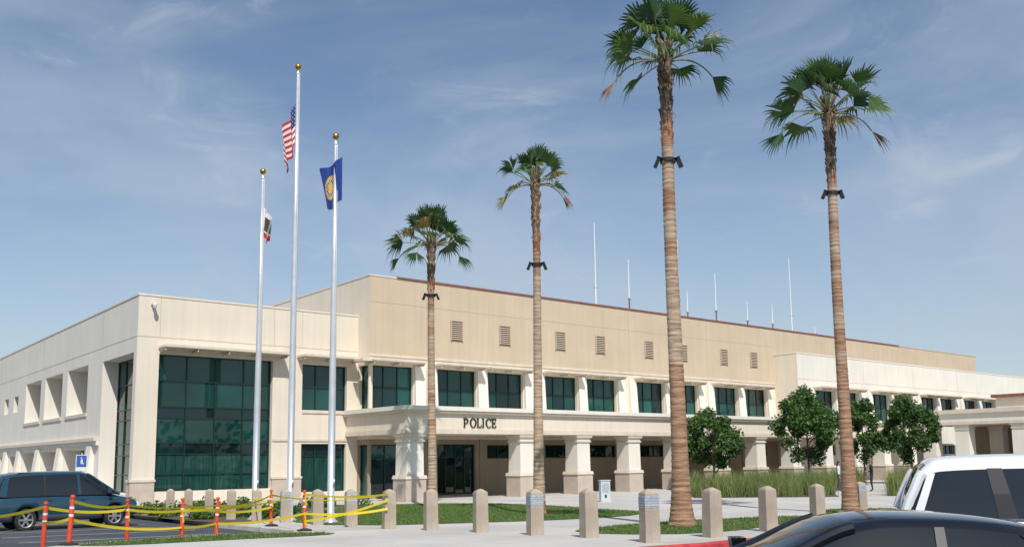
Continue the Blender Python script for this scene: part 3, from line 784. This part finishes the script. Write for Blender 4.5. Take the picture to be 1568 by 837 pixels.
def make_car(name,loc,yaw,paint,body,gh,hwb,wb,wr,wx,xr,xf,pillars,lower=None,lowz=0.4,raildrop=0.07,seams=(),rails=False,dpost=0.055):
    E=empty(name,loc,(0,0,yaw))
    bd=MB(); S=crom(body,4); prof=[(0.0,0.0),(0.80,0.0),(0.93,0.05),(0.985,0.25),(1.0,0.5),(0.985,0.75),(0.955,0.90),(0.90,0.975),(0.78,1.01),(0.4,1.03),(0.0,1.035)]
    n=len(prof); vs=[]
    for (x,zb,zt,hw) in S:
        for (fy,fz) in prof: vs.append((x,fy*hw,zb+(zt-zb)*fz))
        for (fy,fz) in prof[-2:0:-1]: vs.append((x,-fy*hw,zb+(zt-zb)*fz))
    m=2*n-2; fs=[];
    for i in range(len(S)-1):
        for k in range(m): fs.append((i*m+k,i*m+(k+1)%m,(i+1)*m+(k+1)%m,(i+1)*m+k))
    fs.append(tuple(range(m))); fs.append(tuple(range((len(S)-1)*m,len(S)*m))[::-1])
    for f in fs:
        zc=sum(vs[i][2] for i in f)/len(f)
        bd.f.append(f); bd.m.append(bd.mi(lower if (lower and zc<lowz) else paint))
    bd.v=vs
    o=bd.obj('body',E,smooth=True)
    bm=bmesh.new(); bm.from_mesh(o.data); bmesh.ops.recalc_face_normals(bm,faces=bm.faces); bm.to_mesh(o.data); bm.free()
    cut=MB(); W=max(s[3] for s in body)
    for x in wx:
        for sg in (-1,1):
            M=Matrix.Translation((x,sg*(W-0.12),wr))@Matrix.Rotation(math.pi/2,4,'X')
            nn=28; r=wr+0.065
            v=[M@Vector((r*math.cos(2*math.pi*k/nn),r*math.sin(2*math.pi*k/nn),zz)) for zz in (-.2,.2) for k in range(nn)]
            ff=[(k,(k+1)%nn,nn+(k+1)%nn,nn+k) for k in range(nn)]+[tuple(range(nn))[::-1],tuple(range(nn,2*nn))]
            cut.add(v,ff,DKP)
    c=cut.obj('cut',E)
    bm=bmesh.new(); bm.from_mesh(c.data); bmesh.ops.recalc_face_normals(bm,faces=bm.faces); bm.to_mesh(c.data); bm.free()
    md=o.modifiers.new('b','BOOLEAN'); md.operation='DIFFERENCE'; md.object=c; md.solver='EXACT'
    try: md.material_mode='TRANSFER'
    except Exception: pass
    apply_mods(o); bpy.data.objects.remove(c)
    g=MB(); S=crom(gh,6); vs=[]
    for (x,zb,zt,hwt) in S:
        rd=min(raildrop,(zt-zb)*0.4)
        half=[(hwb*(1 if zt-zb>.05 else .97),zb),(hwb+(hwt-hwb)*.5+.012,zb+(zt-rd-zb)*.5),(hwt,zt-rd),(hwt-0.035,zt-rd*.35),(hwt-.12,zt),(hwt*.5,zt+.022),(0,zt+.03)]
        full=half+[(-y,z) for y,z in half[-2::-1]]
        for y,z in full: vs.append((x,y,z))
    mm=13
    g.v=vs
    for i in range(len(S)-1):
        xm=(S[i][0]+S[i+1][0])/2
        for k in range(mm-1):
            kk=min(k,mm-2-k)
            if kk<2: mt=CGL
            elif kk<4: mt=paint
            else: mt=paint if xr<=xm<=xf else CGL
            g.f.append((i*mm+k,i*mm+k+1,(i+1)*mm+k+1,(i+1)*mm+k)); g.m.append(g.mi(mt))
    for e in (0,len(S)-1):
        g.f.append(tuple(range(e*mm,(e+1)*mm))); g.m.append(g.mi(CGL))
    g.obj('greenhouse',E,smooth=True)
    def top_at(x):
        for i in range(len(S)-1):
            a,b=S[i],S[i+1]
            if min(a[0],b[0])<=x<=max(a[0],b[0]):
                t=(x-a[0])/(b[0]-a[0]+1e-9); return [a[j]+(b[j]-a[j])*t for j in range(4)]
        return list(S[0])
    pl=MB()
    for (xb,xt,w,mt) in pillars:
        for sg in (-1,1):
            A=top_at(xt); Bq=top_at(xb); rd=min(raildrop,(A[2]-A[1])*0.4); ztp=A[2]-rd+.01; zb_=Bq[1]-.01
            yb=hwb+0.008; yt=A[3]+0.008; ym=(yb+yt)/2+.016
            pts=[(xb-w/2,yb,zb_),(xb+w/2,yb,zb_),((xb+xt)/2+w*.45,ym,(zb_+ztp)/2),((xb+xt)/2-w*.45,ym,(zb_+ztp)/2),(xt+w*.4,yt,ztp),(xt-w*.4,yt,ztp)]
            pts=[(x,y*sg,z) for x,y,z in pts]; pl.add(pts,[(0,1,2,3),(3,2,4,5)],mt or paint)
    for sg in (-1,1):
        for key in (0,1):
            seq=[s for s in S if (s[0]>=xf if key else s[0]<=xr)]
            pts=[(s[0],sg*(s[3]-.02+(.0)),s[2]-min(raildrop,(s[2]-s[1])*.4)*.4) for s in seq]
            if len(pts)>1: pl.tube(pts,0.045 if key else dpost,paint,8)
        pl.box(gh[0][0]+.1,gh[-1][0]-.25,sg*(hwb+.005)-.006,sg*(hwb+.005)+.006,gh[len(gh)//2][1]-.02,gh[len(gh)//2][1]+.012,CHR if not rails else DKP)
        if rails:
            h=gh[2][2]; y=sg*(gh[2][3]-.14)
            pl.tube([(xr+.3,y,h+.03),(xr+.4,y,h+.075),(xf-.4,y,h+.075),(xf-.3,y,h+.03)],0.018,DKP,6)
    pl.obj('pillars',E,smooth=False)
    for j,x in enumerate(wx):
        for sg in (-1,1):
            w=MB(); M=Matrix.Translation((x,sg*(W-0.13),wr))@Matrix.Rotation(-sg*math.pi/2,4,'X')
            w.lathe([(wr*.62,-.10),(wr*.9,-.11),(wr,-.07),(wr,.07),(wr*.93,.105),(wr*.66,.11)],TYRE,M,28)
            w.lathe([(wr*.66,.108),(wr*.63,.085),(wr*.6,.03),(wr*.15,.02),(0,.02)],DKP,M,28)
            w.lathe([(wr*.68,.112),(wr*.60,.10),(wr*.58,.06)],RIM,M,28)
            for k in range(6):
                MM=M@Matrix.Rotation(k*math.pi/3,4,'Z'); w.box(wr*.1,wr*.63,-wr*.09,wr*.09,.05,.09,RIM,MM)
            w.lathe([(wr*.18,.04),(wr*.18,.1),(0,.105)],RIM,M,16)
            w.obj('wheel',E)
    d=MB()
    for sg in (-1,1):
        xm=xf+ (gh[-1][0]-xf)*0.62
        Mm=Matrix.Translation((xm,sg*(hwb+.13),gh[0][1]+.10)); d.tbox((0,0),.05,.07,-.07,.07,paint,.10,.10,Mm); d.box(-.04,.04,-.16 if sg>0 else .06,-.06 if sg>0 else .16,-.05,-.02,DKP,Mm)
        for sx in seams:
            s0=min(crom(body,4),key=lambda s:abs(s[0]-sx)); 
            ys=[(s0[3]*.988+.003,s0[1]+(s0[2]-s0[1])*.27),(s0[3]+.003,s0[1]+(s0[2]-s0[1])*.5),(s0[3]*.988+.003,s0[1]+(s0[2]-s0[1])*.75),(s0[3]*.955+.004,s0[1]+(s0[2]-s0[1])*.9)]
            for a,b in zip(ys[:-1],ys[1:]):
                d.quad((sx-.006,sg*a[0],a[1]),(sx+.006,sg*a[0],a[1]),(sx+.006,sg*b[0],b[1]),(sx-.006,sg*b[0],b[1]),DKP)
            d.box(sx+.08,sx+.24,sg*(s0[3]*.985)-.02,sg*(s0[3]*.985)+.028,s0[1]+(s0[2]-s0[1])*.80,s0[1]+(s0[2]-s0[1])*.84,paint)
        fb=body[-2]; rb=body[1]
        d.tbox((0,0),.10,.06,-.07,.07,LAMP,.20,.16,Matrix.Translation((fb[0]+.03,sg*fb[3]*.72,fb[2]-.10)))
        d.tbox((0,0),.06,.05,-.12,.12,TAIL,.10,.09,Matrix.Translation((rb[0]-.03,sg*rb[3]*.84,rb[2]-.16)))
    fb=body[-1]; d.box(fb[0]-.12,fb[0]+.02,-fb[3]*.55,fb[3]*.55,fb[1]+.06,fb[1]+.16,DKP)
    d.box(body[0][0]-.02,body[0][0]+.03,-.26,.26,body[0][1]+.12,body[0][1]+.27,REF)
    d.obj('lights_and_details',E)
    return E
BLKP=mat('black_car_paint',(0.006,0.007,0.010),0.12,spec=.5,coat=0.6)
WHP=mat('white_car_paint',(0.76,0.77,0.78),0.25,coat=0.8)
TEAL=mat('dark_teal_car_paint',(0.016,0.060,0.095),0.22,coat=0.8,metal=.2)
GREY=mat('grey_cladding',(0.10,0.12,0.13),0.5)
sed_body=[(-2.42,.45,.80,.66),(-2.33,.30,.97,.80),(-1.9,.26,1.02,.88),(-1.2,.23,1.0,.91),(0,.22,.96,.915),(1.0,.22,.94,.91),(1.75,.25,.86,.87),(2.2,.30,.76,.78),(2.38,.42,.62,.62)]
sed_gh=[(-1.95,1.0,1.02,.68),(-1.55,.99,1.19,.62),(-1.0,.98,1.36,.60),(-.3,.97,1.425,.60),(.3,.96,1.39,.60),(.8,.95,1.18,.64),(1.3,.93,.96,.70)]
make_car('sedan_car',(2.92,7.6,0.19),math.radians(176),BLKP,sed_body,sed_gh,.80,2.75,.33,(-1.4,1.42),-1.05,.30,[(-.28,-.33,.09,DKP),(-1.25,-.95,.10,None),(-1.5,-1.2,.3,None)],seams=(-.3,-1.2,.85))
suv_body=[(-2.6,.50,1.05,.88),(-2.55,.36,1.17,.96),(-2.2,.32,1.19,1.0),(-1,.30,1.19,1.01),(0,.30,1.18,1.01),(1.2,.30,1.17,1.0),(2.1,.33,1.10,.97),(2.5,.38,1.0,.90),(2.62,.5,.85,.8)]
suv_gh=[(-2.54,1.16,1.2,.86),(-2.44,1.16,1.50,.84),(-2.27,1.16,1.78,.80),(-1.9,1.16,1.86,.80),(-.3,1.16,1.88,.80),(.6,1.16,1.84,.80),(1.1,1.16,1.58,.82),(1.6,1.15,1.2,.86)]
make_car('suv_car',(7.33,10.9,gb(10.9)-.03),math.radians(-20),WHP,suv_body,suv_gh,.93,3.0,.38,(-1.55,1.55),-2.28,.62,[(-2.42,-2.22,.10,None),(-1.45,-1.55,.20,DKP),(-.3,-.36,.16,DKP)],seams=(-1.45,-.3,.95),raildrop=.14,lower=GREY,lowz=.42,dpost=.06)
van_body=[(-2.35,.45,.92,.78),(-2.28,.32,1.0,.86),(-1.9,.28,1.03,.90),(-1,.26,1.03,.91),(0,.26,1.02,.91),(1.1,.26,1.0,.90),(1.8,.28,.90,.86),(2.2,.34,.78,.76),(2.33,.45,.62,.62)]
van_gh=[(-2.28,1.02,1.06,.78),(-2.2,1.02,1.35,.76),(-2.0,1.02,1.62,.73),(-1.3,1.02,1.69,.72),(0,1.02,1.71,.72),(.5,1.02,1.66,.72),(.95,1.01,1.40,.74),(1.6,.98,1.0,.78)]
van=make_car('minivan_car',(-14.95,30.5,gb(30.3)),math.radians(42),TEAL,van_body,van_gh,.85,2.85,.33,(-1.38,1.42),-2.02,.45,[(-2.1,-2.0,.22,None),(-.85,-.85,.08,DKP),(.25,.2,.10,None)],seams=(-.85,.2,1.1),lower=GREY,lowz=.40,rails=True)
van.scale=(0.96,1,1.07)

# ------------------------------------------------------------------ people
SKIN=mat('skin',(0.42,0.24,0.16),0.5); 
def person(x,y,yaw,topm,legm,hairm,shoem,bent=True,scale=1.0):
    me=bpy.data.meshes.new('person'); V=[];Ed=[];Rr=[]
    def v(p,r,par=None):
        V.append(p); Rr.append(r)
        if par is not None: Ed.append((par,len(V)-1))
        return len(V)-1
    pel=v((0,0,.95),.135); wa=v((0,.0,1.10),.115,pel); ch=v((0,0,1.30),.135,wa); nb=v((0,0,1.43),.085,ch); nk=v((0,.01,1.50),.05,nb); v((0,.02,1.56),.05,nk)
    for s in (-1,1):
        hp_=v((s*.09,0,.88),.095,pel); kn=v((s*.11,.03,.50),.06,hp_); an=v((s*.12,-.02,.09),.04,kn); v((s*.13,.13,.04),.035,an)
        sh=v((s*.18,0,1.40),.055,nb); 
        if bent: el=v((s*.25,-.05,1.14),.042,sh); wr=v((s*.16,.17,1.06),.028,el); hd=Vector((s*-.35,.9,.1)).normalized()
        else: el=v((s*.24,-.03,1.12),.042,sh); wr=v((s*.25,.04,.88),.028,el); hd=Vector((0,.15,-1)).normalized()
        wp=Vector(V[wr]); pm=v(tuple(wp+hd*.07),.03,wr)
        sd=hd.cross(Vector((1,0,0))).normalized() if not bent else Vector((0,0,1))
        for k,(o_,L) in enumerate(((-.03,.06),(-.01,.075),(.01,.07),(.03,.055))):
            a=v(tuple(wp+hd*.10+sd*o_),.010,pm); v(tuple(wp+hd*(.10+L)+sd*o_*1.1-Vector((s*.015,0,0))),.008,a)
        tb=v(tuple(wp+hd*.06+sd*.045),.010,wr); v(tuple(wp+hd*.10+sd*.06),.008,tb)
    me.from_pydata(V,Ed,[]); o=bpy.data.objects.new('person',me); coll.objects.link(o)
    sk=o.modifiers.new('s','SKIN'); sk.use_smooth_shade=True
    for i,d in enumerate(me.skin_vertices[0].data): d.radius=(Rr[i]*(1.25 if i<4 else 1),Rr[i]*(.85 if i<4 else 1)); d.use_root=(i==0)
    sb=o.modifiers.new('ss','SUBSURF'); sb.levels=1; sb.render_levels=1
    apply_mods(o); me=o.data
    for m in (topm,legm,SKIN,hairm,shoem): me.materials.append(m)
    for p in me.polygons:
        c=p.center; hand=(bent and c.y>.155 and .95<c.z<1.2) or (not bent and abs(c.x)>.17 and c.z<.90 and c.z>.6)
        p.material_index=4 if c.z<.10 else 2 if (hand or c.z>1.47) else 1 if c.z<.98 else 0
    bm=bmesh.new(); bm.from_mesh(me)
    def ball(c,sc,mi):
        r=bmesh.ops.create_uvsphere(bm,u_segments=16,v_segments=12,radius=1,matrix=Matrix.Translation(c)@Matrix.Diagonal((*sc,1)))
        for f in {f for q in r['verts'] for f in q.link_faces}: f.material_index=mi; f.smooth=True
    ball((0,.03,1.64),(.075,.092,.115),2); ball((0,.02,1.665),(.084,.095,.105),3) ; ball((0,-.05,1.56),(.075,.05,.14),3)
    ball((0,.06,1.625),(.066,.066,.088),2); ball((0,.128,1.625),(.012,.018,.022),2); ball((0,.118,1.585),(.025,.010,.008),3)
    for s in (-1,1): ball((s*.028,.115,1.65),(.012,.010,.008),3); ball((s*.078,.03,1.635),(.012,.02,.03),2)
    bm.to_mesh(me); bm.free()
    o.location=(x,y,zs(x,y)); o.rotation_euler=(0,0,yaw); o.scale=(scale,)*3
    return o
DK=mat('dark_clothing',(0.022,0.022,0.028),0.8,var=.3,scale=6); DN=mat('denim',(0.06,0.08,0.14),0.85,var=.2,scale=9); WT=mat('white_shirt',(0.6,0.63,0.68),0.8); HB=mat('hair_brown',(0.20,0.10,0.04),0.5); HD=mat('hair_dark',(0.02,0.014,0.01),0.5)
person(20.85,53.4,math.radians(70),DK,DK,HB,BLK,True,1.06)
person(19.15,54.0,math.radians(-110),WT,DN,HD,BLK,False,1.0)

# ------------------------------------------------------------------ sky and sun
w=bpy.data.worlds.new('World'); scene.world=w; w.use_nodes=True
N=w.node_tree.nodes; L=w.node_tree.links
bg=N['Background']; bg.inputs['Strength'].default_value=0.11
EL=math.radians(50); sh=Vector((0.22,-1.0)).normalized()
S=Vector((sh.x*math.cos(EL),sh.y*math.cos(EL),math.sin(EL)))
sky=N.new('ShaderNodeTexSky'); sky.sky_type='NISHITA'; sky.sun_disc=False; sky.sun_elevation=EL; sky.sun_rotation=math.atan2(S.x,S.y)
sky.air_density=1.1; sky.dust_density=0.5; sky.ozone_density=2.4
tc=N.new('ShaderNodeTexCoord'); mp=N.new('ShaderNodeMapping'); mp.inputs['Scale'].default_value=(1.0,1.0,2.4); mp.inputs['Rotation'].default_value=(0.25,0.3,0.4)
L.new(tc.outputs['Generated'],mp.inputs['Vector'])
def cloud(scale,dist,lo,hi,a,b,rough=.55):
    nz=N.new('ShaderNodeTexNoise'); nz.inputs['Scale'].default_value=scale; nz.inputs['Detail'].default_value=9; nz.inputs['Roughness'].default_value=rough; nz.inputs['Distortion'].default_value=dist
    L.new(mp.outputs[0],nz.inputs['Vector'])
    cr=N.new('ShaderNodeMapRange'); cr.interpolation_type='SMOOTHSTEP'; cr.inputs[1].default_value=lo; cr.inputs[2].default_value=hi; cr.inputs[3].default_value=a; cr.inputs[4].default_value=b
    L.new(nz.outputs['Fac'],cr.inputs[0]); return cr.outputs[0]
c1=cloud(1.9,0.5,0.40,0.66,0.02,0.46); c2=cloud(6.5,1.0,0.54,0.76,0.0,0.34,.62)
ad=N.new('ShaderNodeMath'); ad.operation='ADD'; L.new(c1,ad.inputs[0]); L.new(c2,ad.inputs[1])
sx=N.new('ShaderNodeSeparateXYZ'); L.new(tc.outputs['Generated'],sx.inputs[0])
hz=N.new('ShaderNodeMapRange'); hz.inputs[1].default_value=0.0; hz.inputs[2].default_value=0.38; hz.inputs[3].default_value=0.40; hz.inputs[4].default_value=0.0
L.new(sx.outputs['Z'],hz.inputs[0])
a2=N.new('ShaderNodeMath'); a2.operation='ADD'; a2.use_clamp=True; L.new(ad.outputs[0],a2.inputs[0]); L.new(hz.outputs[0],a2.inputs[1])
mx=N.new('ShaderNodeMix'); mx.data_type='RGBA'; mx.inputs['B'].default_value=(4.5,5.2,6.1,1)
L.new(a2.outputs[0],mx.inputs['Factor']); L.new(sky.outputs[0],mx.inputs['A']); L.new(mx.outputs['Result'],bg.inputs['Color'])
sl=bpy.data.lights.new('sun','SUN'); sl.energy=4.6; sl.angle=math.radians(0.53); sl.color=(1.0,0.95,0.88)
so=bpy.data.objects.new('sun',sl); coll.objects.link(so); so.rotation_euler=(-S).to_track_quat('-Z','Y').to_euler(); so.location=(0,-20,60)

# ------------------------------------------------------------------ camera
th=math.radians(7.4); r=math.radians(0.68)
F=Vector((0,math.cos(th),math.sin(th))); U0=Vector((0,-math.sin(th),math.cos(th))); R0=Vector((1,0,0))
Rv=R0*math.cos(r)-U0*math.sin(r); Uv=U0*math.cos(r)+R0*math.sin(r)
M=Matrix(((Rv.x,Uv.x,-F.x,0),(Rv.y,Uv.y,-F.y,0),(Rv.z,Uv.z,-F.z,2.1),(0,0,0,1)))
cam=bpy.data.cameras.new('camera'); co=bpy.data.objects.new('camera',cam); coll.objects.link(co); co.matrix_world=M
cam.sensor_width=36; cam.lens=36*1388/1568; cam.shift_y=103.5/1568; cam.clip_end=6000; cam.clip_start=0.1
scene.camera=co
